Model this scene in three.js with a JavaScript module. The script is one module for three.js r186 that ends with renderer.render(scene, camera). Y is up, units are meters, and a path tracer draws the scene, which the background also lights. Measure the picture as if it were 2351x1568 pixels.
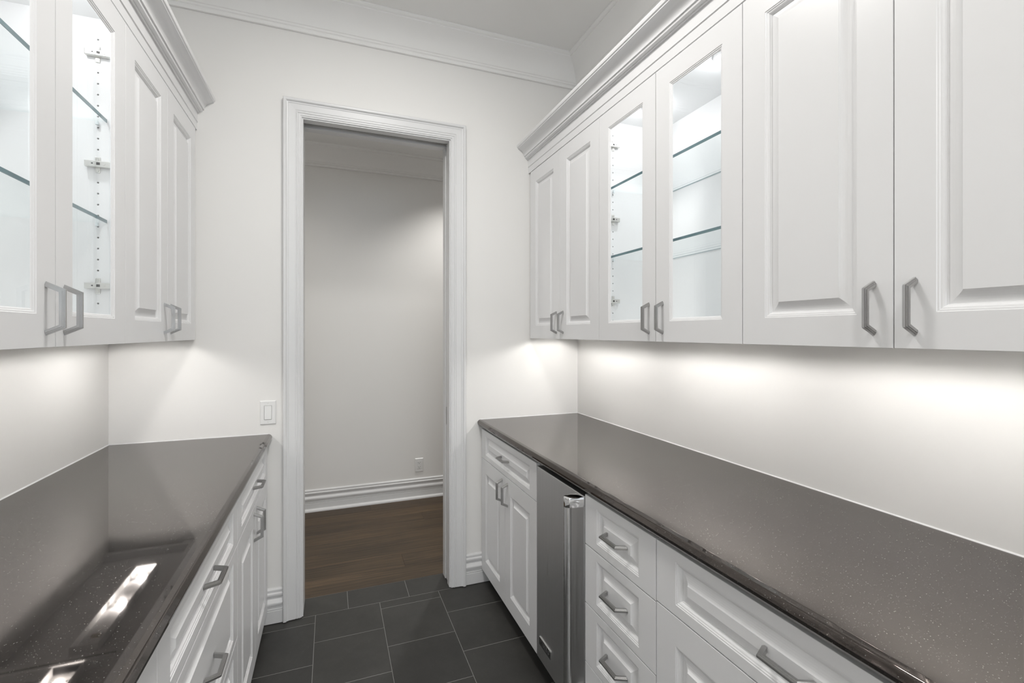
import * as THREE from 'three';
import { RoundedBoxGeometry } from 'three/addons/geometries/RoundedBoxGeometry.js';
import { TextGeometry } from 'three/addons/geometries/TextGeometry.js';
import { FontLoader } from 'three/addons/loaders/FontLoader.js';
import { mergeGeometries, toCreasedNormals } from 'three/addons/utils/BufferGeometryUtils.js';
import { RectAreaLightUniformsLib } from 'three/addons/lights/RectAreaLightUniformsLib.js';

// ------------------------------------------------------------------ camera, sky, exposure
RectAreaLightUniformsLib.init();
const scene = new THREE.Scene();
const W_PX = 2351, H_PX = 1568, FOCAL = 1081;
const camera = new THREE.PerspectiveCamera(2 * Math.atan(H_PX / 2 / FOCAL) * 180 / Math.PI, W_PX / H_PX, 0.02, 60);
camera.setViewOffset(W_PX, H_PX, 0, 20, W_PX, H_PX);            // a shifted lens keeps the verticals upright
camera.position.set(0, 1.404, 0);
camera.rotation.y = -Math.atan(416.5 / 1081);
scene.background = new THREE.Color(0.84, 0.92, 1.0);            // daylight outside the kitchen window
scene.backgroundIntensity = 2.5;
const renderer = new THREE.WebGLRenderer({ antialias: true });
renderer.toneMapping = THREE.LinearToneMapping;
renderer.toneMappingExposure = 1.62;
renderer.shadowMap.enabled = true;
renderer.shadowMap.type = THREE.PCFSoftShadowMap;

// lamp strengths (candela for bulbs, nits for panels)
const STRIP_CD = 0.051, PUCK_CD = 0.34, CAN_NITS = 42, KITCHEN_NITS = 6.5, HALL_CD = 3.2, HALL_FILL_CD = 2.4;
const WARM = new THREE.Color(1.0, 0.98, 0.95), COOL = new THREE.Color(0.97, 0.985, 1.0);

// ------------------------------------------------------------------ room dimensions (metres)
const XL = -0.9025, XR = 1.4105, ZF = -2.545, CEIL = 3.036;     // pantry
const ZN = 0.6;                                                  // where the pantry opens into the kitchen
const ZH0 = -2.695, ZH1 = -4.03, CEIL_HALL = 2.871;             // hall beyond the doorway
const FACE = { R: 0.792, L: -0.283 }, UFACE = { R: 1.083, L: -0.573 };
const CT = 0.915, CB = 0.877;                                    // countertop

// ------------------------------------------------------------------ helpers
let seed = 7;
const rnd = () => { seed = (seed * 1664525 + 1013904223) >>> 0; return seed / 4294967296; };
const counts = {};
function numbered(name) { const k = counts[name] = (counts[name] ?? -1) + 1; return k ? `${name}_${String(k).padStart(3, '0')}` : name; }
function mesh(name, geometry, material, parent) {
  const m = new THREE.Mesh(geometry, material);
  m.castShadow = m.receiveShadow = true;
  m.name = parent ? name : numbered(name);
  (parent ?? scene).add(m);
  return m;
}
function tag(o, label, category, group) {
  Object.assign(o.userData, { label, category }); if (group) o.userData.group = group; return o;
}
function structure(o, label) { o.userData.kind = 'structure'; if (label) o.userData.label = label; return o; }
function group(name, x, y, z, turn = 0) {
  const g = new THREE.Group(); g.name = numbered(name); g.position.set(x, y, z); g.rotation.y = turn; scene.add(g); return g;
}
function box(x0, x1, y0, y1, z0, z1) {
  const g = new THREE.BoxGeometry(x1 - x0, y1 - y0, z1 - z0); g.translate((x0 + x1) / 2, (y0 + y1) / 2, (z0 + z1) / 2); return g;
}
function rbox(x0, x1, y0, y1, z0, z1, r = 0.002, seg = 2) {
  const g = new RoundedBoxGeometry(x1 - x0, y1 - y0, z1 - z0, seg, r); g.translate((x0 + x1) / 2, (y0 + y1) / 2, (z0 + z1) / 2); return g;
}
const merge = (list) => mergeGeometries(list.map((g) => g.index ? g.toNonIndexed() : g));
function geometryOf(pos, uv) {
  const g = new THREE.BufferGeometry();
  g.setAttribute('position', new THREE.Float32BufferAttribute(pos, 3));
  g.setAttribute('uv', new THREE.Float32BufferAttribute(uv, 2));
  g.computeVertexNormals();
  return g;
}
// nested rectangles [x0, x1, y0, y1, z] joined by mitred strips; the last may be capped
function rings(list, cap) {
  const pos = [], uv = [];
  const quad = (a, b, c, d) => { for (const p of [a, b, c, a, c, d]) { pos.push(...p); uv.push(p[0], p[1]); } };
  const cs = list.map(([x0, x1, y0, y1, z]) => [[x0, y0, z], [x1, y0, z], [x1, y1, z], [x0, y1, z]]);
  for (let k = 0; k + 1 < cs.length; k++) for (let j = 0; j < 4; j++) quad(cs[k][j], cs[k][(j + 1) % 4], cs[k + 1][(j + 1) % 4], cs[k + 1][j]);
  if (cap) quad(...cs[cs.length - 1]);
  return geometryOf(pos, uv);
}
// a moulding: profile [out from the wall, y], run from A along dir; m0/m1 shorten the ends for mitres
function mould(profile, [ax, az], [dx, dz], len, [nx, nz], m0 = 0, m1 = 0, ends = false, crease = 0.5) {
  const pos = [], uv = [], flip = dz * -nx + dx * nz > 0 ? false : true;
  // dir x up = (-dz, 0, dx); along n when (-dz*nx + dx*nz) > 0
  const P = ([p, y], t) => [ax + dx * t + nx * p, y, az + dz * t + nz * p];
  let s = 0;
  const tri = (a, b, c, ua, ub, uc) => { if (flip) { [b, c] = [c, b]; [ub, uc] = [uc, ub]; } pos.push(...a, ...b, ...c); uv.push(...ua, ...ub, ...uc); };
  for (let k = 0; k + 1 < profile.length; k++) {
    const a = profile[k], b = profile[k + 1], s2 = s + Math.hypot(b[0] - a[0], b[1] - a[1]);
    const ta0 = m0 * a[0], ta1 = len - m1 * a[0], tb0 = m0 * b[0], tb1 = len - m1 * b[0];
    const a0 = P(a, ta0), a1 = P(a, ta1), b0 = P(b, tb0), b1 = P(b, tb1);
    tri(a0, a1, b1, [ta0, s], [ta1, s], [tb1, s2]); tri(a0, b1, b0, [ta0, s], [tb1, s2], [tb0, s2]);
    s = s2;
  }
  let g = toCreasedNormals(geometryOf(pos, uv), crease);
  if (ends) {
    const tris = THREE.ShapeUtils.triangulateShape(profile.map(([p, y]) => new THREE.Vector2(p, y)), []);
    const pe = [], ue = [];
    for (const t of [0, 1]) for (const f of tris) for (const i of f) { const q = profile[i]; pe.push(...P(q, t ? len - m1 * q[0] : m0 * q[0])); ue.push(q[0], q[1]); }
    g = mergeGeometries([g, geometryOf(pe, ue)]);
  }
  return g;
}
// a bar of the given cross-section [across, out] swept along a flat path [along, out] with mitred corners
function sweep(section, path) {
  const n = path.length, frames = [];
  const sub = (a, b) => { const x = a[0] - b[0], y = a[1] - b[1], l = Math.hypot(x, y); return [x / l, y / l]; };
  for (let i = 0; i < n; i++) {
    const d0 = i ? sub(path[i], path[i - 1]) : null, d1 = i + 1 < n ? sub(path[i + 1], path[i]) : null;
    const n0 = d0 && [-d0[1], d0[0]], n1 = d1 && [-d1[1], d1[0]];
    let m;
    if (n0 && n1) { const x = n0[0] + n1[0], y = n0[1] + n1[1], l = x * n0[0] + y * n0[1]; m = [x / l * 1, y / l * 1]; }
    else { const q = n0 ?? n1; m = [1 / q[0], 0]; }               // ends are cut flush with the door face
    frames.push(m);
  }
  const pos = [], uv = [], P = (i, [u, v]) => [u, path[i][0] + frames[i][0] * v, path[i][1] + frames[i][1] * v];
  for (let i = 0; i + 1 < n; i++) for (let k = 0; k < section.length; k++) {
    const a = section[k], b = section[(k + 1) % section.length], q = [P(i, a), P(i, b), P(i + 1, b), P(i + 1, a)];
    for (const j of [0, 2, 1, 0, 3, 2]) { pos.push(...q[j]); uv.push(q[j][0], q[j][1]); }
  }
  return geometryOf(pos, uv);
}

// ------------------------------------------------------------------ textures
function noiseGrid(n) { const a = new Float32Array(n * n); for (let i = 0; i < a.length; i++) a[i] = rnd(); return a; }
const NG = 64, grid = noiseGrid(NG);
function noise(x, y, px, py) {                                    // wraps after px, py cells (px, py at most 64)
  const xi = Math.floor(x), yi = Math.floor(y), fx = x - xi, fy = y - yi, sx = fx * fx * (3 - 2 * fx), sy = fy * fy * (3 - 2 * fy);
  const g = (i, j) => grid[(((j % py) + py) % py % NG) * NG + (((i % px) + px) % px) % NG];
  return (g(xi, yi) * (1 - sx) + g(xi + 1, yi) * sx) * (1 - sy) + (g(xi, yi + 1) * (1 - sx) + g(xi + 1, yi + 1) * sx) * sy;
}
function texture(w, h, fn, srgb = true) {
  const d = new Uint8Array(w * h * 4);
  for (let j = 0; j < h; j++) for (let i = 0; i < w; i++) {
    const c = fn(i / w, j / h, i, j), k = (j * w + i) * 4;
    d[k] = c[0]; d[k + 1] = c[1]; d[k + 2] = c[2]; d[k + 3] = 255;
  }
  const t = new THREE.DataTexture(d, w, h);
  t.wrapS = t.wrapT = THREE.RepeatWrapping; t.magFilter = THREE.LinearFilter; t.minFilter = THREE.LinearMipmapLinearFilter; t.generateMipmaps = true;
  if (srgb) t.colorSpace = THREE.SRGBColorSpace;
  t.needsUpdate = true;
  return t;
}
const SPECK = 1024, speck = new Float32Array(SPECK * SPECK);
for (let k = 0; k < 26000; k++) {
  const at = Math.floor(rnd() * SPECK * (SPECK - 2)), v = 0.14 + 0.86 * rnd() ** 5;
  speck[at] = v; if (rnd() < 0.6) speck[at + (rnd() < 0.5 ? 1 : SPECK)] = v * 0.8;
  if (v > 0.9) speck[at] = speck[at + 1] = speck[at + SPECK] = speck[at + SPECK + 1] = v;
}
const graniteMap = texture(SPECK, SPECK, (u, v, i, j) => {
  const n = noise(u * 48, v * 48, 48, 48) * 0.5 + noise(u * 16, v * 16, 16, 16) * 0.5, f = rnd(), s = speck[j * SPECK + i];
  const b = 26 + n * 12 + f * 12;
  return [b + s * 125, b * 0.975 + s * 125, b * 0.96 + s * 122];
});
graniteMap.repeat.set(1 / 0.6, 1 / 0.6);
const slateMap = texture(512, 512, (u, v) => {
  const n = 0.5 * noise(u * 6, v * 6, 6, 6) + 0.3 * noise(u * 20, v * 20, 20, 20) + 0.2 * noise(u * 60, v * 60, 60, 60);
  const k = 55 + (n - 0.5) * 16 + (rnd() - 0.5) * 5, fl = rnd() < 0.00012 ? 60 : 0;
  return [k + fl, k * 0.985 + fl, k * 0.945 + fl];
});
const woodMap = texture(1024, 1024, (u, v) => {
  const bend = noise(u * 2, v * 5, 2, 5), vv = v + 0.045 * bend + 0.012 * noise(u * 6, v * 12, 6, 12);
  const ring = vv * 22 + 1.3 * noise(u * 2 + 5, v * 11, 2, 11), fr = ring - Math.floor(ring), edge = Math.pow(fr, 5);
  const fine = noise(u * 4, vv * 64, 4, 64), pore = noise(u * 28, v * 64, 28, 64), tone = noise(u * 2 + 9, v * 7, 2, 7);
  const k = 0.76 + 0.26 * tone + 0.24 * (fine - 0.5) - 0.24 * edge * (0.3 + noise(u * 5, v * 9, 5, 9)) + 0.13 * (pore - 0.5) + (rnd() - 0.5) * 0.05;
  return [96 * k, 78 * k, 57 * k];
});
const steelRough = texture(256, 256, (u, v) => { const k = 92 + 26 * noise(u * 64, v * 2, 64, 2) + 10 * rnd(); return [k, k, k]; }, false);

// ------------------------------------------------------------------ materials
const std = (o) => new THREE.MeshStandardMaterial(o);
const phys = (o) => new THREE.MeshPhysicalMaterial(o);
const rgb = (r, g, b) => new THREE.Color().setRGB(r, g, b);
const M = {
  wall: std({ color: rgb(0.82, 0.81, 0.79), roughness: 0.75 }),
  ceiling: std({ color: rgb(0.87, 0.865, 0.85), roughness: 0.85 }),
  trim: std({ color: rgb(0.72, 0.72, 0.72), roughness: 0.38 }),
  cabinet: std({ color: rgb(0.795, 0.795, 0.80), roughness: 0.3 }),
  inside: std({ color: rgb(0.84, 0.84, 0.84), roughness: 0.4 }),
  toeKick: std({ color: rgb(0.012, 0.012, 0.012), roughness: 0.5 }),
  granite: phys({ map: graniteMap, roughness: 0.035, ior: 1.85, specularColor: rgb(1, 0.84, 0.75) }),
  slate: std({ map: slateMap, roughness: 0.48 }),
  slateB: std({ map: slateMap, color: rgb(0.92, 0.92, 0.93), roughness: 0.5 }),
  slateC: std({ map: slateMap, color: rgb(1.06, 1.05, 1.03), roughness: 0.46 }),
  kitchenFloor: std({ color: rgb(0.55, 0.52, 0.48), roughness: 0.5 }),
  grout: std({ color: rgb(0.26, 0.255, 0.245), roughness: 0.9 }),
  wood: [0.9, 1.0, 1.12, 0.96].map((k) => std({ map: woodMap, color: rgb(0.78 * k, 0.76 * k, 0.74 * k), roughness: 0.5 })),
  woodGap: std({ color: rgb(0.03, 0.024, 0.02), roughness: 0.9 }),
  nickel: std({ color: rgb(0.48, 0.475, 0.47), metalness: 1, roughness: 0.3 }),
  hinge: std({ color: rgb(0.72, 0.71, 0.68), metalness: 1, roughness: 0.3 }),
  hole: std({ color: rgb(0.05, 0.05, 0.045), roughness: 0.8 }),
  chrome: std({ color: rgb(0.82, 0.82, 0.82), metalness: 1, roughness: 0.07 }),
  steel: phys({ color: rgb(0.68, 0.68, 0.68), metalness: 1, roughness: 1.1, roughnessMap: steelRough, anisotropy: 0.6 }),
  tube: std({ color: rgb(0.62, 0.62, 0.62), metalness: 1, roughness: 0.24 }),
  black: std({ color: rgb(0.01, 0.01, 0.01), roughness: 0.35 }),
  pane: phys({ color: 0xffffff, transmission: 1, thickness: 0, roughness: 0, ior: 1.5 }),
  shelfGlass: phys({ color: rgb(0.972, 0.988, 0.989), transmission: 1, thickness: 0, roughness: 0.02, ior: 1.5 }),
  shelfEdge: phys({ color: rgb(0.16, 0.28, 0.31), roughness: 0.12, transmission: 0.25, thickness: 0 }),
  pin: std({ color: rgb(0.78, 0.83, 0.84), roughness: 0.2 }),
  plastic: std({ color: rgb(0.80, 0.80, 0.79), roughness: 0.3 }),
  slot: std({ color: rgb(0.03, 0.03, 0.03), roughness: 0.6 }),
  reflector: std({ color: rgb(0.92, 0.92, 0.92), roughness: 0.5 }),
  bulb: std({ color: 0x000000, emissive: rgb(1, 0.96, 0.9), emissiveIntensity: 14, roughness: 0.4 }),
  deadBulb: std({ color: rgb(0.55, 0.5, 0.42), roughness: 0.3 }),
  lens: std({ color: 0x000000, emissive: rgb(1, 1, 1), emissiveIntensity: 8, roughness: 0.4 }),
  panelLens: std({ color: rgb(0.2, 0.2, 0.2), emissive: rgb(1, 0.98, 0.95), emissiveIntensity: 1.2, roughness: 0.4 }),
  canLens: std({ color: 0x000000, emissive: rgb(1, 0.98, 0.95), emissiveIntensity: 6, roughness: 0.4 }),
};

// ------------------------------------------------------------------ lights with fittings (called further down)
function bulbLight(x, y, z, cd, color = WARM, size = 0.3) {
  const l = new THREE.PointLight(color, cd, 0, 2); l.position.set(x, y, z); l.castShadow = true; l.shadow.radius = size; l.shadow.bias = -0.0005; scene.add(l); return l;
}
function panelLight(x, y, z, w, h, nits, color, tx, ty, tz) {
  const l = new THREE.RectAreaLight(color, nits, w, h); l.position.set(x, y, z); l.lookAt(tx, ty, tz); scene.add(l); return l;
}

// ------------------------------------------------------------------ walls, ceilings, floors
const OPX0 = -0.126, OPX1 = 0.610, OPY = 2.46;                    // clear opening of the doorway
const JB = 0.015, PK0 = -2.645, PK1 = -2.59;                      // jamb thickness, pocket in the wall
structure(mesh('wall_far', merge([
  box(XL - 0.15, OPX0 - JB, 0, CEIL + 0.1, ZH0, ZF),
  box(OPX0 - JB, OPX1 + JB, OPY + JB, CEIL + 0.1, PK1, ZF), box(OPX0 - JB, OPX1 + JB, OPY + JB, CEIL + 0.1, ZH0, PK0),
  box(OPX0 - JB, XR + 0.15, OPY + 0.08, CEIL + 0.1, PK0, PK1),
  box(OPX1 + JB, XR + 0.15, 0, CEIL + 0.1, PK1, ZF), box(OPX1 + JB, XR + 0.15, 0, CEIL + 0.1, ZH0, PK0),
]), M.wall));
structure(mesh('wall_left', box(XL - 0.15, XL, 0, CEIL + 0.1, ZF, ZN), M.wall));
structure(mesh('wall_right', box(XR, XR + 0.15, 0, CEIL + 0.1, ZF, ZN), M.wall));
structure(mesh('ceiling', box(-3.15, 3.65, CEIL, CEIL + 0.1, ZF, 5.0), M.ceiling));
// kitchen behind the camera
structure(mesh('wall_kitchen_left', merge([box(-3.15, -3.0, 0, CEIL, ZN, 5.0), box(-3.15, XL - 0.15, 0, CEIL, ZN - 0.15, ZN)]), M.wall));
structure(mesh('wall_kitchen_right', merge([box(3.5, 3.65, 0, CEIL, ZN, 5.0), box(XR + 0.15, 3.65, 0, CEIL, ZN - 0.15, ZN)]), M.wall));
structure(mesh('wall_kitchen_back', merge([box(-3.0, -1.2, 0, CEIL, 4.85, 5.0), box(1.8, 3.5, 0, CEIL, 4.85, 5.0), box(-1.2, 1.8, 0, 0.9, 4.85, 5.0), box(-1.2, 1.8, 2.6, CEIL, 4.85, 5.0)]), M.wall));
{
  const w = structure(group('window_1', 0.3, 0.9, 4.9));
  mesh('window_frame', merge([box(-1.5, 1.5, 0, 0.05, -0.03, 0.03), box(-1.5, 1.5, 1.65, 1.7, -0.03, 0.03), box(-1.5, -1.45, 0.05, 1.65, -0.03, 0.03), box(1.45, 1.5, 0.05, 1.65, -0.03, 0.03), box(-0.025, 0.025, 0.05, 1.65, -0.03, 0.03)]), M.trim, w);
}
// hall beyond the doorway
structure(mesh('wall_hall', box(-1.75, 2.55, 0, CEIL_HALL + 0.1, ZH1 - 0.15, ZH1), M.wall));
structure(mesh('wall_hall_left', box(-1.75, -1.6, 0, CEIL_HALL + 0.1, ZH1, ZH0), M.wall));
structure(mesh('wall_hall_right', box(2.4, 2.55, 0, CEIL_HALL + 0.1, ZH1, ZH0), M.wall));
structure(mesh('wall_hall_near', merge([box(-1.6, XL - 0.15, 0, CEIL_HALL + 0.1, ZH0, ZH0 + 0.1), box(XR + 0.15, 2.4, 0, CEIL_HALL + 0.1, ZH0, ZH0 + 0.1)]), M.wall));
structure(mesh('ceiling_hall', box(-1.6, 2.4, CEIL_HALL, CEIL_HALL + 0.1, ZH1, ZH0), M.ceiling));

// pantry floor: square slate tiles laid half-offset on a grout bed
const ZW = -2.711;                                                // tile meets wood
{
  const f = structure(mesh('floor', box(XL, XR, -0.06, -0.0007, ZW, ZN), M.grout));
  const G = 0.0022, T = 0.309, tones = [M.slate, M.slate, M.slateB, M.slateC];
  const shapes = new Map();
  const tile = (x0, x1, z0, z1) => {
    const w = x1 - x0 - G, d = z1 - z0 - G, key = w.toFixed(4) + d.toFixed(4) + Math.floor(rnd() * 3);
    if (!shapes.has(key)) {
      const g = rings([[-w / 2, w / 2, -d / 2, d / 2, -0.008], [-w / 2, w / 2, -d / 2, d / 2, -0.0006], [-w / 2 + 0.0009, w / 2 - 0.0009, -d / 2 + 0.0009, d / 2 - 0.0009, 0]], true);
      const uv = g.attributes.uv, ou = rnd(), ov = rnd(); for (let i = 0; i < uv.count; i++) uv.setXY(i, uv.getX(i) / 0.9 + ou, uv.getY(i) / 0.9 + ov);
      g.rotateX(-Math.PI / 2); shapes.set(key, g);
    }
    const t = mesh('tile', shapes.get(key), tones[Math.floor(rnd() * 4)], f); t.position.set((x0 + x1) / 2, 0, (z0 + z1) / 2);
  };
  for (const [a, b] of [[-0.224, 0.084], [0.084, 0.391], [0.391, 0.699]]) tile(Math.max(a, OPX0 - 0.012), Math.min(b, OPX1 + 0.012), ZW, -2.536);
  const cols = [-0.379, -0.070, 0.2385, 0.5465, 0.8555];
  for (let c = 0; c < 4; c++) {
    let z = [-2.469, -2.3115, -2.474, -2.324][c], z0 = -2.536;
    const x0 = c === 0 ? -0.30 : cols[c];
    while (z0 < 0.5) { tile(x0, cols[c + 1], z0, z); z0 = z; z = Math.min(z + T, 0.58); if (z - z0 < 0.02) break; }
  }
}
structure(mesh('floor_kitchen', box(-3.0, 3.5, -0.06, 0, ZN, 4.85), M.kitchenFloor));
// hall floor: wide oak boards running across the opening
{
  const f = structure(mesh('floor_hall', box(-1.6, 2.4, -0.06, -0.003, ZH1, ZW), M.woodGap));
  const n = 8, wd = (ZW - ZH1) / n;
  for (let r = 0; r < n; r++) {
    const z1 = ZW - r * wd, z0 = z1 - wd + 0.0008, cuts = [-1.6, ...[[-0.7, 1.6], [-0.95, 0.42], [-0.62, 1.2], [-1.2, 0.9], [-0.5, 1.5], [-0.9, 0.66], [-0.4, 1.4], [-1.1, 0.3]][r], 2.4];
    for (let k = 0; k < 3; k++) {
      const x0 = cuts[k], x1 = cuts[k + 1] - 0.0008, w = x1 - x0, d = z1 - z0;
      const g = rings([[-w / 2, w / 2, -d / 2, d / 2, -0.006], [-w / 2, w / 2, -d / 2, d / 2, -0.0005], [-w / 2 + 0.0006, w / 2 - 0.0006, -d / 2 + 0.0006, d / 2 - 0.0006, 0]], true);
      const uv = g.attributes.uv, ou = rnd(), ov = rnd(); for (let i = 0; i < uv.count; i++) uv.setXY(i, uv.getX(i) / 1.5 + ou, uv.getY(i) / 0.62 + ov);
      g.rotateX(-Math.PI / 2);
      const p = mesh('plank', g, M.wood[Math.floor(rnd() * 4)], f); p.position.set((x0 + x1) / 2, 0, (z0 + z1) / 2);
    }
  }
}

// ------------------------------------------------------------------ crown, baseboards, doorway
const arc = (x0, y0, x1, y1, bulge, n = 8) => {                   // a cove from one profile point to another, the hollow towards the room
  const out = []; for (let i = 1; i < n; i++) { const t = i / n, s = Math.sin(Math.PI * t) * bulge, dx = x1 - x0, dy = y1 - y0, l = Math.hypot(dx, dy); out.push([x0 + dx * t - dy / l * s, y0 + dy * t + dx / l * s]); } return out;
};
const crownProfile = (top) => [[0, -0.153], [0.012, -0.153], [0.0145, -0.150], [0.0145, -0.143], [0.011, -0.140], [0.011, -0.134], [0.0165, -0.130], [0.0175, -0.122], [0.0225, -0.119],
  ...arc(0.0225, -0.119, 0.1, -0.026, 0.014), [0.1, -0.026], [0.1055, -0.0225], [0.1055, -0.016], [0.112, -0.0135], [0.117, -0.011], [0.1205, -0.006], [0.1205, 0]].map(([p, y]) => [p, y + top]);
structure(mesh('trim_1', mould(crownProfile(CEIL), [XL, ZF], [1, 0], XR - XL, [0, 1], 1, 1), M.ceiling));
structure(mesh('trim_2', mould(crownProfile(CEIL), [XR, ZF], [0, 1], ZN - ZF, [-1, 0], 1, 0), M.ceiling));
structure(mesh('trim_3', mould(crownProfile(CEIL), [XL, ZF], [0, 1], ZN - ZF, [1, 0], 1, 0), M.ceiling));
structure(mesh('trim_4', mould(crownProfile(CEIL_HALL), [-1.6, ZH1], [1, 0], 4.0, [0, 1], 0, 0), M.ceiling));
const baseTop = [[0.016, 0.062], [0.0135, 0.0635], [0.0135, 0.0665], [0.016, 0.068], [0.016, 0.0725], [0.0135, 0.074], [0.0135, 0.077], [0.016, 0.0785], [0.016, 0.083], [0.0165, 0.085],
  [0.0195, 0.090], [0.0215, 0.097], [0.0205, 0.104], [0.0175, 0.109], [0.0125, 0.113], [0.0095, 0.119], [0.0105, 0.126], [0.0145, 0.131], [0.0170, 0.137], [0.0165, 0.144], [0.0135, 0.148], [0.0115, 0.1495],
  [0.0115, 0.153], [0.0125, 0.156], [0.0118, 0.162], [0.0085, 0.166], [0.0045, 0.169], [0, 0.169]];
const basePantry = [[0, 0.003], [0.016, 0.003], ...baseTop];
const baseHall = [[0, 0], [0.033, 0], [0.033, 0.006], [0.030, 0.014], [0.024, 0.0195], [0.016, 0.0215], ...baseTop];
structure(mesh('baseboard_far_left', mould(basePantry, [-0.36, ZF], [1, 0], 0.36 - 0.217, [0, 1]), M.trim));
structure(mesh('baseboard_far_right', mould(basePantry, [0.693, ZF], [1, 0], 0.15, [0, 1]), M.trim));
structure(mesh('baseboard_hall', mould(baseHall, [-1.6, ZH1], [1, 0], 4.0, [0, 1]), M.trim));
{
  const d = structure(group('door_1', (OPX0 + OPX1) / 2, 0, ZF), 'white cased pocket doorway leading into the hall');
  const w = (OPX1 - OPX0) / 2, c = 0.083, r = 0.006;
  // casing profile: [distance from the outer edge, thickness]
  const prof = [[0, 0], [0, 0.026], [0.004, 0.028], [0.011, 0.028], [0.0145, 0.0255], [0.0165, 0.022], [0.0165, 0.0205], [0.022, 0.0195], [0.0255, 0.0172], [0.053, 0.0158], [0.0545, 0.0135], [0.058, 0.0135], [0.0605, 0.0155], [0.064, 0.0155], [0.066, 0.0125], [0.0695, 0.0125], [0.072, 0.014], [0.0755, 0.0135], [0.0775, 0.0105], [0.082, 0.0105], [0.083, 0.0095], [0.083, 0]];
  const casing = (z, s) => {
    const pos = [], uv = [], X = w + r + c, Y = OPY + r + c;
    const q = (a, b, e, f) => { const L = s > 0 ? [a, b, e, a, e, f] : [a, e, b, a, f, e]; for (const p of L) { pos.push(...p); uv.push(p[0], p[1]); } };
    for (let k = 0; k + 1 < prof.length; k++) {
      const [i, t] = prof[k], [j, u] = prof[k + 1], zt = z + s * t, zu = z + s * u;
      q([-X + i, 0.004, zt], [-X + j, 0.004, zu], [-X + j, Y - j, zu], [-X + i, Y - i, zt]);
      q([-X + i, Y - i, zt], [-X + j, Y - j, zu], [X - j, Y - j, zu], [X - i, Y - i, zt]);
      q([X - j, 0.004, zu], [X - i, 0.004, zt], [X - i, Y - i, zt], [X - j, Y - j, zu]);
    }
    return geometryOf(pos, uv);
  };
  mesh('casing', casing(0, 1), M.trim, d);
  mesh('casing', casing(ZH0 - ZF, -1), M.trim, d);
  const zb = ZH0 - ZF;                                             // back of the wall
  mesh('jamb', box(-w - JB, -w, 0.003, OPY + JB, zb - 0.003, 0.003), M.trim, d);
  mesh('jamb', merge([box(w, w + JB, 0.003, OPY + JB, PK1 - ZF, 0.003), box(w, w + JB, 0.003, OPY + JB, zb - 0.003, PK0 - ZF)]), M.trim, d);
  mesh('head_jamb', merge([box(-w, w, OPY, OPY + JB, PK1 - ZF, 0.003), box(-w, w, OPY, OPY + JB, zb - 0.003, PK0 - ZF)]), M.trim, d);
  mesh('pocket_track', box(-w, w, OPY + 0.0015, OPY + 0.070, PK1 - ZF - 0.0085, PK1 - ZF - 0.0005), M.black, d).userData.label = 'black sliding door track';
  const leaf = mesh('door_leaf', rbox(w + 0.004, w + 0.74, 0.008, OPY + 0.012, PK0 - ZF + 0.008, PK1 - ZF - 0.012, 0.002), M.trim, d);
  const pull = mesh('edge_pull', rbox(w + 0.0025, w + 0.0062, 0.885, 0.985, -0.0895, -0.0745, 0.001), M.nickel, leaf);
  pull.userData.label = 'slim metal edge pull';
}

// ------------------------------------------------------------------ cabinet fronts
const STICK = [[0, 0], [0.0012, -0.0016], [0.0042, -0.0019], [0.0054, -0.0036], [0.0085, -0.0044], [0.0108, -0.0062], [0.0125, -0.0092], [0.0140, -0.0098], [0.0145, -0.0118]];
const FIELD = [[0.0165, -0.0118], [0.021, -0.0112], [0.026, -0.0102], [0.0305, -0.0086], [0.0345, -0.0066], [0.038, -0.0042], [0.040, -0.0022], [0.0402, -0.0012]];
const DT = 0.020;                                                 // door thickness
const inset = (w, h, fx, fy, i, z) => [fx + i, w - fx - i, fy + i, h - fy - i, z];
const frontCache = new Map();
function front(name, parent, x, y, z, w, h, fx, fy, glass) {
  const key = [w.toFixed(4), h.toFixed(4), fx, fy, glass].join();
  if (!frontCache.has(key)) {
    const e = 0.0007, outer = [[0, w, 0, h, -DT], [0, w, 0, h, -e], [e, w - e, e, h - e, 0]], stick = (glass ? STICK.slice(0, 6) : STICK).map(([i, d]) => inset(w, h, fx, fy, i, d));
    const last = stick[stick.length - 1][0] - fx;
    const frame = rings(glass ? [inset(w, h, fx, fy, last - 0.036, -DT), ...outer, ...stick, inset(w, h, fx, fy, last - 0.036, -0.0063), inset(w, h, fx, fy, last - 0.036, -DT)] : [inset(w, h, fx, fy, 0.03, -DT), ...outer, ...stick]);
    const panel = glass ? null : rings([inset(w, h, fx, fy, last - 0.004, -0.017), inset(w, h, fx, fy, last, -0.0118), ...FIELD.map(([i, d]) => inset(w, h, fx, fy, i, d))], true);
    frontCache.set(key, [frame, panel]);
  }
  const [frame, panel] = frontCache.get(key);
  const f = mesh(name, frame, M.cabinet, parent); f.position.set(x, y, z);
  if (panel) mesh('panel', panel, M.cabinet, f);
  else {
    const l = -0.004, p = mesh('glass_pane', new THREE.PlaneGeometry(w - 2 * fx - 2 * l + 0.006, h - 2 * fy - 2 * l + 0.006), M.pane, f);
    p.position.set(w / 2, h / 2, -0.0070); p.castShadow = false; p.userData.label = 'clear glass pane';
  }
  return f;
}
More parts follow.
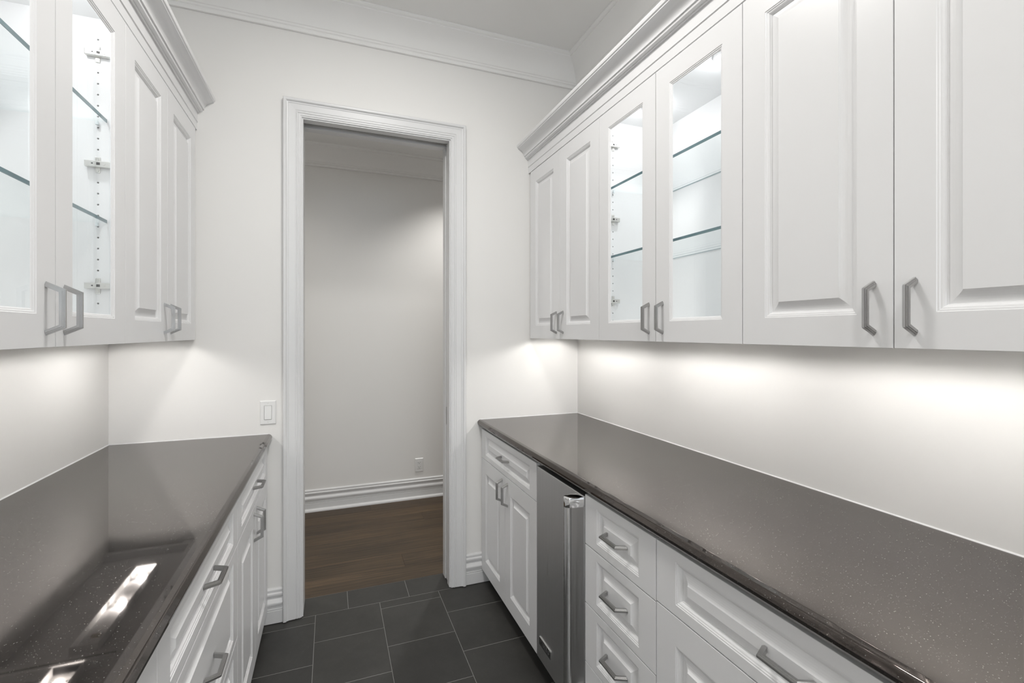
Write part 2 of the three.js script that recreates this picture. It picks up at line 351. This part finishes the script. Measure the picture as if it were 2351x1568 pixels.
// the bar pull: a fluted bar on two slanted feet
const pullShape = sweep([[-0.0058, -0.005], [-0.0058, 0.0004], [-0.0042, 0.0004], [-0.0042, 0.003], [-0.0022, 0.003], [-0.0022, 0.0054], [0.0022, 0.0054], [0.0022, 0.003], [0.0042, 0.003], [0.0042, 0.0004], [0.0058, 0.0004], [0.0058, -0.005]].map(([u, v]) => [u, -v]),
  [[0.0525, 0], [0.0385, 0.0285], [-0.0385, 0.0285], [-0.0525, 0]].map(([a, b]) => [a, b]));
function handle(parent, x, y, flat) {
  const h = mesh('handle', pullShape, M.nickel, parent); h.position.set(x, y, 0.0002); if (flat) h.rotation.z = Math.PI / 2; return h;
}

// ------------------------------------------------------------------ wall cabinets
const UY = 1.372, UH = 2.336 - UY, SIDE_TURN = { R: -Math.PI / 2, L: Math.PI / 2 };
function makeHinge(cab, x, y, z, dir) {                           // on a side panel at x whose inside looks along dir
  const t = new THREE.Group(); t.name = 'hinge'; t.position.set(x, y, z); t.rotation.y = dir > 0 ? 0 : Math.PI; cab.add(t); t.userData.label = 'nickel cup hinge';
  const s = dir > 0 ? 1 : -1;                                     // local +x leaves the panel; local z * s points to the door
  mesh('mounting_plate', merge([rbox(0, 0.0035, -0.023, 0.023, -0.006, 0.006, 0.0015), rbox(0.003, 0.0065, -0.008, 0.008, -0.009, 0.009, 0.001)]), M.hinge, t);
  mesh('arm', rings([[-0.0085, 0.0085, -0.027, 0.037, 0.004], [-0.0085, 0.0085, -0.027, 0.037, 0.0135], [-0.0068, 0.0068, -0.024, 0.037, 0.016]], true).applyMatrix4(new THREE.Matrix4().makeBasis(new THREE.Vector3(0, s, 0), new THREE.Vector3(0, 0, s), new THREE.Vector3(1, 0, 0))), M.hinge, t);
  for (const yy of [-0.0165, 0.0165]) mesh('screw', new THREE.CylinderGeometry(0.0042, 0.0046, 0.002, 14).rotateZ(-Math.PI / 2).translate(0.0042, yy, 0), M.hinge, t);
  mesh('screw', new THREE.CylinderGeometry(0.0036, 0.0036, 0.002, 14).rotateZ(-Math.PI / 2).translate(0.0166, 0, s * 0.019), M.hinge, t);
  for (const [k, e] of [[0.006, 0.0042], [-0.008, 0.002]]) mesh('adjuster_slot', box(0.0155, 0.0164, -e * 0.9, e * 0.9, s * k - e, s * k + e), M.slot, t);
  return t;
}
// cabinet between z0 (far) and z1 (near); doors hang on the face; filler fills the gap to the far wall
function wallCabinet(side, z0, z1, { glass, filler = 0, label }) {
  const W = z1 - z0, depth = side === 'R' ? XR - UFACE.R : UFACE.L - XL, C = depth - DT - 0.002;
  const cab = group('wall_cabinet', side === 'R' ? XR : XL, UY, side === 'R' ? z0 : z1, SIDE_TURN[side]);
  tag(cab, label, 'cabinet');
  const a = side === 'R' ? filler : 0, b = side === 'R' ? W : W - filler, t = 0.018, bot = 0.030;
  if (filler) mesh('filler_strip', side === 'R' ? rbox(0.0005, filler - 0.002, 0, UH, C - 0.03, C + 0.012, 0.001) : rbox(W - filler + 0.002, W - 0.0005, 0, UH, C - 0.03, C + 0.012, 0.001), M.cabinet, cab);
  const col = side === 'R' ? a : b;                               // the far side panel
  const parts = { back: box(a + t, b - t, bot, UH, 0, 0.012), top: box(a + t, b - t, UH - t, UH, 0.012, C), bottom: box(a + t, b - t, bot, bot + t, 0.012, C) };
  if (!glass) {
    mesh('carcass', merge([parts.back, parts.top, parts.bottom, box(a, a + t, 0, UH, 0, C), box(b - t, b, 0, UH, 0, C)]), M.cabinet, cab);
  } else {
    mesh('back_panel', parts.back, M.inside, cab); mesh('top_panel', parts.top, M.inside, cab); mesh('bottom_panel', parts.bottom, M.inside, cab);
    // far side drilled with two columns of shelf-pin holes, near side plain
    const near = side === 'R' ? b : a;
    mesh('side_panel', side === 'R' ? box(near - t, near, 0, UH, 0, C) : box(near, near + t, 0, UH, 0, C), M.inside, cab);
    const sh = new THREE.Shape([[0, 0], [C, 0], [C, UH], [0, UH]].map((p) => new THREE.Vector2(...p)));
    const hinges = [1.540 - UY, 1.892 - UY, 2.213 - UY], rows = [];
    for (let k = -1; k < 27; k++) { const y = 1.4573 - UY + 0.032 * k; if (y < UH - 0.05) rows.push(y); }
    for (const y of rows) for (const x of [0.045, C - 0.037]) {
      if (x > 0.1 && hinges.some((h) => Math.abs(h - y) < 0.026)) continue;
      const p = new THREE.Path(); p.absarc(x, y, 0.0026, 0, Math.PI * 2, true); sh.holes.push(p);
    }
    const skin = new THREE.ExtrudeGeometry(sh, { depth: 0.011, bevelEnabled: false, curveSegments: 6 });
    const face = side === 'R' ? col + t : col - t;                 // inner face
    skin.applyMatrix4(new THREE.Matrix4().makeBasis(new THREE.Vector3(0, 0, 1), new THREE.Vector3(0, 1, 0), new THREE.Vector3(-1, 0, 0)));   // shape x -> z, extrusion -> -x
    skin.translate(side === 'R' ? face : face + 0.011, 0, 0);
    const wallSide = mesh('side_panel', skin, M.inside, cab);
    mesh('side_backing', side === 'R' ? box(col, face - 0.011, 0, UH, 0, C) : box(face + 0.011, col, 0, UH, 0, C), M.hole, wallSide);
    for (const h of hinges) makeHinge(cab, face, h, C - 0.037, side === 'R' ? 1 : -1);
    for (const y of [1.724 - UY, 2.018 - UY]) {
      const gx0 = a + t + 0.002, gx1 = b - t - 0.002, gz0 = 0.014, gz1 = C - 0.015, th = 0.0095;
      const s = mesh('glass_shelf', box(gx0, gx1, y, y + th, gz0, gz1 - 0.0026), M.shelfGlass, cab);
      s.castShadow = false; s.userData.label = 'clear glass shelf';
      const edge = (...q) => { mesh('polished_edge', box(...q), M.shelfEdge, s).userData.label = 'green glass edge'; };
      edge(gx0, gx1, y + 0.0002, y + th - 0.0002, gz1 - 0.0025, gz1);
      edge(gx0, gx1, y + 0.003, y + th - 0.003, gz0 - 0.0016, gz0 - 0.0004);
      for (const px of [gx0 + 0.004, gx1 - 0.004]) for (const pz of [0.045, C - 0.037]) mesh('shelf_pin', new THREE.CylinderGeometry(0.0035, 0.0045, 0.010, 10).translate(px, y - 0.0055, pz), M.pin, cab);
    }
    const q = (b - a) / 4;
    for (const px of [a + q, b - q]) {
      const pk = mesh('puck_light', new THREE.LatheGeometry([[0.026, -0.009], [0.031, -0.009], [0.034, -0.006], [0.034, 0], [0.026, 0]].map((p) => new THREE.Vector2(...p)), 28).translate(px, UH - t - 0.0005, C * 0.66), M.plastic, cab);
      mesh('lens', new THREE.CylinderGeometry(0.0255, 0.0255, 0.003, 24).translate(px, UH - t - 0.007, C * 0.66), M.lens, pk).userData.label = 'glowing lens';
      const wp = cab.localToWorld(new THREE.Vector3(px, UH - t - 0.030, C * 0.66));
      bulbLight(wp.x, wp.y, wp.z, PUCK_CD * 0.10, COOL, 0.9);
      const l = new THREE.SpotLight(COOL, PUCK_CD, 0, 0.75, 1, 2); l.position.copy(wp); l.target.position.set(wp.x, 0, wp.z); l.castShadow = true; l.shadow.radius = 1.1; l.shadow.bias = -0.0005; scene.add(l, l.target);
    }
  }
  const n = 2, seg = (b - a) / n;
  for (let k = 0; k < n; k++) {
    const d = front('door', cab, a + k * seg + 0.0012, 0, C + 0.002 + DT, seg - 0.0024, UH - 0.003, 0.072, 0.072, glass);
    handle(d, k === 0 ? seg - 0.003 - 0.0365 : 0.0365, 0.0845);
  }
  return cab;
}
const Rsplit = [ZF, -1.765, -1.005, -0.241], Lsplit = [ZF, -1.731, -0.965];
scene.updateMatrixWorld();
wallCabinet('R', Rsplit[0], Rsplit[1], { filler: 0.033, label: 'white wall cabinet with two narrow raised-panel doors, right of the doorway against the far wall' });
wallCabinet('R', Rsplit[1], Rsplit[2], { glass: true, label: 'white glass-door wall cabinet on the right, bright puck light at its top' });
wallCabinet('R', Rsplit[2], Rsplit[3], { label: 'white wall cabinet with two wide raised-panel doors at the upper right, nearest the camera' });
wallCabinet('L', Lsplit[0], Lsplit[1], { filler: 0.033, label: 'white wall cabinet with two narrow raised-panel doors, left of the doorway against the far wall' });
wallCabinet('L', Lsplit[1], Lsplit[2], { glass: true, label: 'white glass-door wall cabinet on the left, hinges and pin holes showing inside' });
// crown along the top of each run of wall cabinets
for (const [side, zEnd, label] of [['R', Rsplit[3], 'white stepped crown moulding along the top of the right-hand wall cabinets'], ['L', Lsplit[2], 'white stepped crown moulding along the top of the left-hand wall cabinets']]) {
  const n = side === 'R' ? -1 : 1, x = UFACE[side], g = tag(group('crown_moulding', x, 2.338, ZF), label, 'moulding'); g.userData.kind = 'thing';
  const len = zEnd - ZF, shift = (p) => p.map(([a, y]) => [a, y - 2.338]);
  mesh('frieze', mould(shift([[-0.03, 2.338], [-0.001, 2.338], [-0.001, 2.372], [0.0025, 2.3745], [0.0025, 2.379], [0.001, 2.381], [0.001, 2.4175], [-0.03, 2.4175], [-0.03, 2.338]]), [0, 0.0005], [0, 1], len, [n, 0], 0, 0, true), M.cabinet, g);
  mesh('cornice', mould(shift([[-0.03, 2.4175], [0.006, 2.4175], [0.009, 2.4195], [0.009, 2.4225], [0.014, 2.4225], [0.0205, 2.4255], [0.0225, 2.430], [0.0225, 2.434], [0.0275, 2.434], [0.0275, 2.4375], ...arc(0.0275, 2.4375, 0.062, 2.473, 0.007), [0.062, 2.473], [0.066, 2.4735], [0.066, 2.4765], [0.0705, 2.480], [0.0725, 2.485], [0.0725, 2.493], [-0.03, 2.493], [-0.03, 2.4175]]), [0, 0.0005], [0, 1], len, [n, 0], 0, 0, true), M.cabinet, g);
}

// ------------------------------------------------------------------ lights under the wall cabinets
function stripLight(side, zc, where, dead) {
  const x = side === 'R' ? XR - 0.2015 : XL + 0.2015, L = 0.53, w = 0.036, y = UY + 0.0295;
  const g = tag(group('undercabinet_light', x, y, zc), `slim white lamp trough under ${where}`, 'lamp');
  mesh('housing', merge([box(-w, w, -0.003, 0, -L / 2, L / 2), box(-w, -w + 0.002, -0.026, -0.003, -L / 2, L / 2), box(w - 0.002, w, -0.026, -0.003, -L / 2, L / 2), box(-w + 0.002, w - 0.002, -0.026, -0.003, -L / 2, -L / 2 + 0.002), box(-w + 0.002, w - 0.002, -0.026, -0.003, L / 2 - 0.002, L / 2)]), M.reflector, g);
  [-0.2, 0, 0.2].forEach((dz, i) => {
    const out = dead === i, px = 0.006;
    mesh('bulb', new THREE.CapsuleGeometry(0.0065, 0.014, 4, 10).rotateZ(Math.PI / 2).translate(px, -0.014, dz), out ? M.deadBulb : M.bulb, g);
    for (const k of [px - 0.0178, px + 0.0178]) mesh('socket', box(k - 0.0042, k + 0.0042, -0.018, -0.003, dz - 0.005, dz + 0.005), M.plastic, g);
    if (!out) bulbLight(x + px, y - 0.0125, zc + dz, STRIP_CD);
  });
}
stripLight('R', -2.135, 'the narrow solid-door wall cabinet right of the doorway');
stripLight('R', -1.385, 'the glass-door wall cabinet on the right');
stripLight('R', -0.625, 'the wide solid-door wall cabinet at the upper right');
stripLight('L', -2.07, 'the solid-door wall cabinet left of the doorway', 2);
stripLight('L', -1.45, 'the glass-door wall cabinet on the left');

// ------------------------------------------------------------------ base cabinets
const ROWS = { R: { top: 0.868, r1: 0.7065, bot: 0.080 }, L: { top: 0.870, r1: 0.7145, bot: 0.070 } };
function baseShell(side, z0, z1, label, filler = 0) {
  const W = z1 - z0, depth = (side === 'R' ? XR - FACE.R : FACE.L - XL) - 0.0025, C = depth - DT - 0.002;
  const cab = group('base_cabinet', side === 'R' ? XR - 0.0025 : XL + 0.0025, 0, side === 'R' ? z0 : z1, SIDE_TURN[side]);
  tag(cab, label, 'cabinet');
  const a = side === 'R' ? filler : 0, b = side === 'R' ? W : W - filler, t = 0.018;
  if (filler) mesh('filler_strip', side === 'R' ? rbox(0.0005, filler - 0.002, 0.172, CB - 0.001, C - 0.03, C + 0.014, 0.001) : rbox(W - filler + 0.002, W - 0.0005, 0.172, CB - 0.001, C - 0.03, C + 0.014, 0.001), M.cabinet, cab);
  mesh('carcass', merge([box(a, a + t, 0.09, CB - 0.0005, 0, C), box(b - t, b, 0.09, CB - 0.0005, 0, C), box(a + t, b - t, 0.09, 0.108, 0, C), box(a + t, b - t, 0.108, CB - 0.0005, 0, 0.012), box(a + t, b - t, CB - 0.02, CB - 0.0005, 0.012, C), box(a + t, b - t, 0.69, 0.72, C - 0.02, C)]), M.cabinet, cab);
  mesh('toe_kick', box(a, b, 0.0005, 0.0895, C - 0.048, C - 0.030), M.toeKick, cab).userData.label = 'black recessed toe kick';
  return { cab, a, b, C };
}
const drawer = (s, x0, x1, y0, y1) => { const d = front('drawer', s.cab, x0 + 0.0015, y0 + 0.0015, s.C + 0.002 + DT, x1 - x0 - 0.003, y1 - y0 - 0.003, 0.072, 0.0265, false); handle(d, (x1 - x0 - 0.003) / 2, (y1 - y0 - 0.003) / 2, true); return d; };
const doorPair = (s, x0, x1, y0, y1) => { const seg = (x1 - x0) / 2; for (let k = 0; k < 2; k++) { const d = front('door', s.cab, x0 + k * seg + 0.0015, y0 + 0.0015, s.C + 0.002 + DT, seg - 0.003, y1 - y0 - 0.003, 0.072, 0.072, false); handle(d, k ? 0.0365 : seg - 0.0395, y1 - y0 - 0.003 - 0.0795); } };
{
  const R = ROWS.R, L = ROWS.L;
  let s = baseShell('R', ZF, -1.7735, 'white base cabinet with one drawer over two doors, left of the steel fridge', 0.014);
  drawer(s, s.a, s.b, R.r1, R.top); doorPair(s, s.a, s.b, R.bot, R.r1);
  s = baseShell('R', -1.3785, -1.0105, 'white stack of narrow drawers, right of the steel fridge');
  for (const [y0, y1] of [[0.7025, 0.868], [0.5085, 0.7025], [0.3125, 0.5085], [0.080, 0.3125]]) drawer(s, s.a, s.b, y0, y1);
  s = baseShell('R', -1.0105, -0.248, 'white base cabinet with one wide drawer over two doors, at the lower right');
  drawer(s, s.a, s.b, R.r1, R.top); doorPair(s, s.a, s.b, R.bot, R.r1);
  s = baseShell('L', ZF, -1.755, 'white base cabinet with one drawer over two doors, left of the doorway', 0.014);
  drawer(s, s.a, s.b, L.r1, L.top); doorPair(s, s.a, s.b, L.bot, L.r1);
  s = baseShell('L', -1.755, -0.990, 'white base cabinet with three wide drawers, at the lower left');
  for (const [y0, y1] of [[L.r1, L.top], [0.4155, L.r1], [L.bot, 0.4155]]) drawer(s, s.a, s.b, y0, y1);
  s = baseShell('L', -0.990, -0.235, 'white base cabinet with two doors, under the near end of the left countertop');
  drawer(s, s.a, s.b, L.r1, L.top); doorPair(s, s.a, s.b, L.bot, L.r1);
}

// ------------------------------------------------------------------ countertops
{
  const edge = (d) => {                                            // d: depth from the wall; profile bottom to top, rounded nose
    const r = 0.01725, cy = CT - r, p = [[0.001, CB], [d - 0.020, CB], [d - 0.0195, cy - r], [d - r, cy - r]];
    for (let i = 1; i <= 20; i++) { const t = -Math.PI / 2 + Math.PI * i / 20; p.push([d - r + Math.cos(t) * r, cy + Math.sin(t) * r]); }
    p.push([d - r - 0.002, CT], [0.003, CT], [0.001, CT]);
    return p;
  };
  for (const [side, x, n, d, label] of [['R', XR, -1, XR - 0.772, 'long dark speckled granite countertop on the right-hand base cabinets and fridge'], ['L', XL, 1, -0.264 - XL, 'dark speckled granite countertop on the left, mirroring the lamp trough']]) {
    const g = tag(group('countertop', x, 0, ZF), label, 'countertop');
    mesh('slab', mould([...edge(d), [0.001, CB]], [0, 0.001], [0, 1], -0.235 - ZF, [n, 0], 0, 0, true, 0.7), M.granite, g);
    mesh('caulk_bead', merge([mould([[0, CT], [0.004, CT], [0, CT + 0.003]], [0, 0.001], [0, 1], -0.235 - ZF, [n, 0]), mould([[0, CT], [0.003, CT], [0, CT + 0.003]], [n > 0 ? 0.001 : -d + 0.016, 0.0005], [1, 0], d - 0.017, [0, 1])]), M.trim, g);
  }
}

// ------------------------------------------------------------------ undercounter fridge
const font = await new FontLoader().loadAsync('fonts/droid/droid_serif_bold.typeface.json');
{
  const g = tag(group('undercounter_fridge', XR, 0, -1.7715, SIDE_TURN.R), 'narrow stainless steel undercounter fridge with a long vertical handle', 'fridge');
  const W = 0.391, F = XR - FACE.R;
  mesh('body', box(0.006, W - 0.004, 0.09, 0.862, 0.03, F - 0.045), M.black, g);
  mesh('door', rbox(0.002, W - 0.0015, 0.0805, 0.8575, F - 0.040, F + 0.001, 0.003, 3), M.steel, g);
  mesh('toe_grille', box(0.004, W - 0.004, 0.001, 0.0785, F - 0.075, F - 0.055), M.toeKick, g);
  const h = mesh('handle', new THREE.CylinderGeometry(0.0135, 0.0135, 0.64, 28).translate(W - 0.0395, 0.505, F + 0.044), M.tube, g);
  const br = new THREE.Shape();                                    // plan of an end bracket: straight to the door, round about the tube
  br.moveTo(-0.024, 0); br.lineTo(0.024, 0); br.lineTo(0.0205, 0.028); br.lineTo(0.0165, 0.044); br.absarc(0, 0.044, 0.0165, 0, Math.PI, false); br.lineTo(-0.0205, 0.028); br.closePath();
  for (const y of [0.822, 0.165]) {
    const b = new THREE.ExtrudeGeometry(br, { depth: 0.031, bevelEnabled: true, bevelSize: 0.0012, bevelThickness: 0.0012, bevelSegments: 2, curveSegments: 16 });
    b.applyMatrix4(new THREE.Matrix4().makeBasis(new THREE.Vector3(-1, 0, 0), new THREE.Vector3(0, 0, 1), new THREE.Vector3(0, 1, 0)));
    b.translate(W - 0.0275, y, F + 0.001);
    const e = mesh('bracket', toCreasedNormals(b, 0.6), M.chrome, h); e.userData.label = 'polished chrome end bracket';
  }
  const p = mesh('nameplate', rbox(0.037, 0.139, 0.149, 0.178, F + 0.0008, F + 0.0048, 0.0012), M.black, g); p.userData.label = 'black nameplate with a bright rim';
  mesh('rim', merge([box(0.0365, 0.1395, 0.1775, 0.1787, F + 0.001, F + 0.0055), box(0.1387, 0.1399, 0.1485, 0.1775, F + 0.001, F + 0.0055), box(0.0361, 0.0373, 0.1485, 0.1775, F + 0.001, F + 0.0055), box(0.0365, 0.1395, 0.1478, 0.1488, F + 0.001, F + 0.0055)]), M.chrome, p);
  const tx = new TextGeometry('VIKING', { font, size: 0.0155, depth: 0.0012, curveSegments: 3, bevelEnabled: false });
  tx.computeBoundingBox(); const bb = tx.boundingBox, k = 0.086 / (bb.max.x - bb.min.x);
  tx.scale(k, 1, 1); tx.translate(0.088 - k * (bb.min.x + bb.max.x) / 2, 0.1635 - (bb.min.y + bb.max.y) / 2, F + 0.0046);
  mesh('lettering', tx, M.tube, p);
}

// ------------------------------------------------------------------ switch and outlet
{
  const s = tag(group('light_switch', -0.2815, 1.019, ZF), 'white rocker light switch on the wall left of the doorway', 'switch');
  mesh('wall_plate', merge([rings([[-0.035, 0.035, -0.057, 0.057, 0], [-0.035, 0.035, -0.057, 0.057, 0.0025], [-0.0315, 0.0315, -0.0535, 0.0535, 0.006], [-0.0172, 0.0172, -0.034, 0.034, 0.006], [-0.0172, 0.0172, -0.034, 0.034, 0.002]], false)]), M.plastic, s);
  mesh('rocker', rings([[-0.0158, 0.0158, -0.0325, 0.0325, 0.001], [-0.0158, 0.0158, -0.0325, 0.0325, 0.0068], [-0.0148, 0.0148, -0.0315, 0.0315, 0.0082]], true).rotateX(-0.035), M.plastic, s);
  mesh('rocker_well', box(-0.0172, 0.0172, -0.034, 0.034, 0.0004, 0.0012), M.plastic, s);
  for (const y of [-0.0455, 0.0455]) mesh('screw', new THREE.CylinderGeometry(0.0024, 0.0026, 0.0014, 12).rotateX(Math.PI / 2).translate(0, y, 0.0062), M.hinge, s);
  const o = tag(group('wall_outlet', 0.7035, 0.279, ZH1), 'white double outlet on the hall wall above the baseboard', 'outlet');
  mesh('wall_plate', rings([[-0.035, 0.035, -0.057, 0.057, 0], [-0.035, 0.035, -0.057, 0.057, 0.003], [-0.031, 0.031, -0.053, 0.053, 0.007], [-0.0172, 0.0172, -0.034, 0.034, 0.007], [-0.0172, 0.0172, -0.034, 0.034, 0.003]], true), M.plastic, o);
  mesh('receptacle', rings([[-0.016, 0.016, -0.0328, 0.0328, 0.003], [-0.016, 0.016, -0.0328, 0.0328, 0.0068], [-0.015, 0.015, -0.0318, 0.0318, 0.0078]], true), M.plastic, o);
  for (const y of [-0.019, 0.019]) for (const k of [box(-0.0072, -0.005, y, y + 0.009, 0.0076, 0.0081), box(0.005, 0.0072, y + 0.0005, y + 0.0085, 0.0076, 0.0081), new THREE.CylinderGeometry(0.0028, 0.0028, 0.0005, 12).rotateX(Math.PI / 2).translate(0, y - 0.006, 0.00785)]) mesh('socket_slot', k, M.slot, o);
}

// ------------------------------------------------------------------ ceiling lights
function canLight(x, y, z, label, r = 0.062, lens = M.canLens) {
  const g = tag(group('recessed_light', x, y, z), label, 'ceiling light');
  mesh('trim_ring', new THREE.LatheGeometry([[r, -0.006], [r + 0.004, -0.008], [r + 0.018, -0.007], [r + 0.023, -0.004], [r + 0.023, -0.0005], [r, -0.0005]].map((p) => new THREE.Vector2(...p)), 40), M.plastic, g);
  mesh('lens', new THREE.CylinderGeometry(r - 0.0005, r - 0.0005, 0.002, 36).translate(0, -0.003, 0), lens, g);
}
for (const [z, k, label] of [[-1.35, 1, 'recessed ceiling light over the middle of the pantry aisle'], [0.3, 0.75, 'recessed ceiling light over the pantry entrance']]) {
  canLight(0.25, CEIL, z, label, 0.158, M.panelLens);
  panelLight(0.25, CEIL - 0.009, z, 0.28, 0.28, CAN_NITS * k, WARM, 0.25, 0, z);
}
// broad ceiling panel in the kitchen
{
  const g = tag(group('ceiling_panel_light', 0.3, CEIL, 2.6), 'large flat ceiling light panel in the kitchen', 'ceiling light');
  mesh('frame', rings([[-0.65, 0.65, -0.65, 0.65, 0.001], [-0.65, 0.65, -0.65, 0.65, 0.03], [-0.61, 0.61, -0.61, 0.61, 0.03], [-0.61, 0.61, -0.61, 0.61, 0.02]], false).rotateX(Math.PI / 2), M.plastic, g);
  mesh('diffuser', box(-0.61, 0.61, -0.018, -0.012, -0.61, 0.61), M.panelLens, g);
  panelLight(0.3, CEIL - 0.022, 2.6, 1.2, 1.2, KITCHEN_NITS, WARM, 0.3, 0, 2.6);
}
{
  canLight(1.05, CEIL_HALL, -3.52, 'recessed ceiling light in the hall, washing its far wall');
  canLight(-0.5, CEIL_HALL, -3.0, 'recessed ceiling light in the hall, close to the doorway');
  const f = new THREE.SpotLight(WARM, HALL_FILL_CD, 0, 1.3, 1, 2); f.position.set(-0.5, CEIL_HALL - 0.012, -3.0); f.target.position.set(-0.5, 0, -3.0); f.castShadow = true; f.shadow.radius = 2; scene.add(f, f.target);
  const l = new THREE.SpotLight(WARM, HALL_CD, 0, 1.04, 0.6, 2); l.position.set(1.05, CEIL_HALL - 0.012, -3.52); l.target.position.set(1.05, 0, -3.52); l.castShadow = true; l.shadow.radius = 2; scene.add(l, l.target);
}

renderer.render(scene, camera);
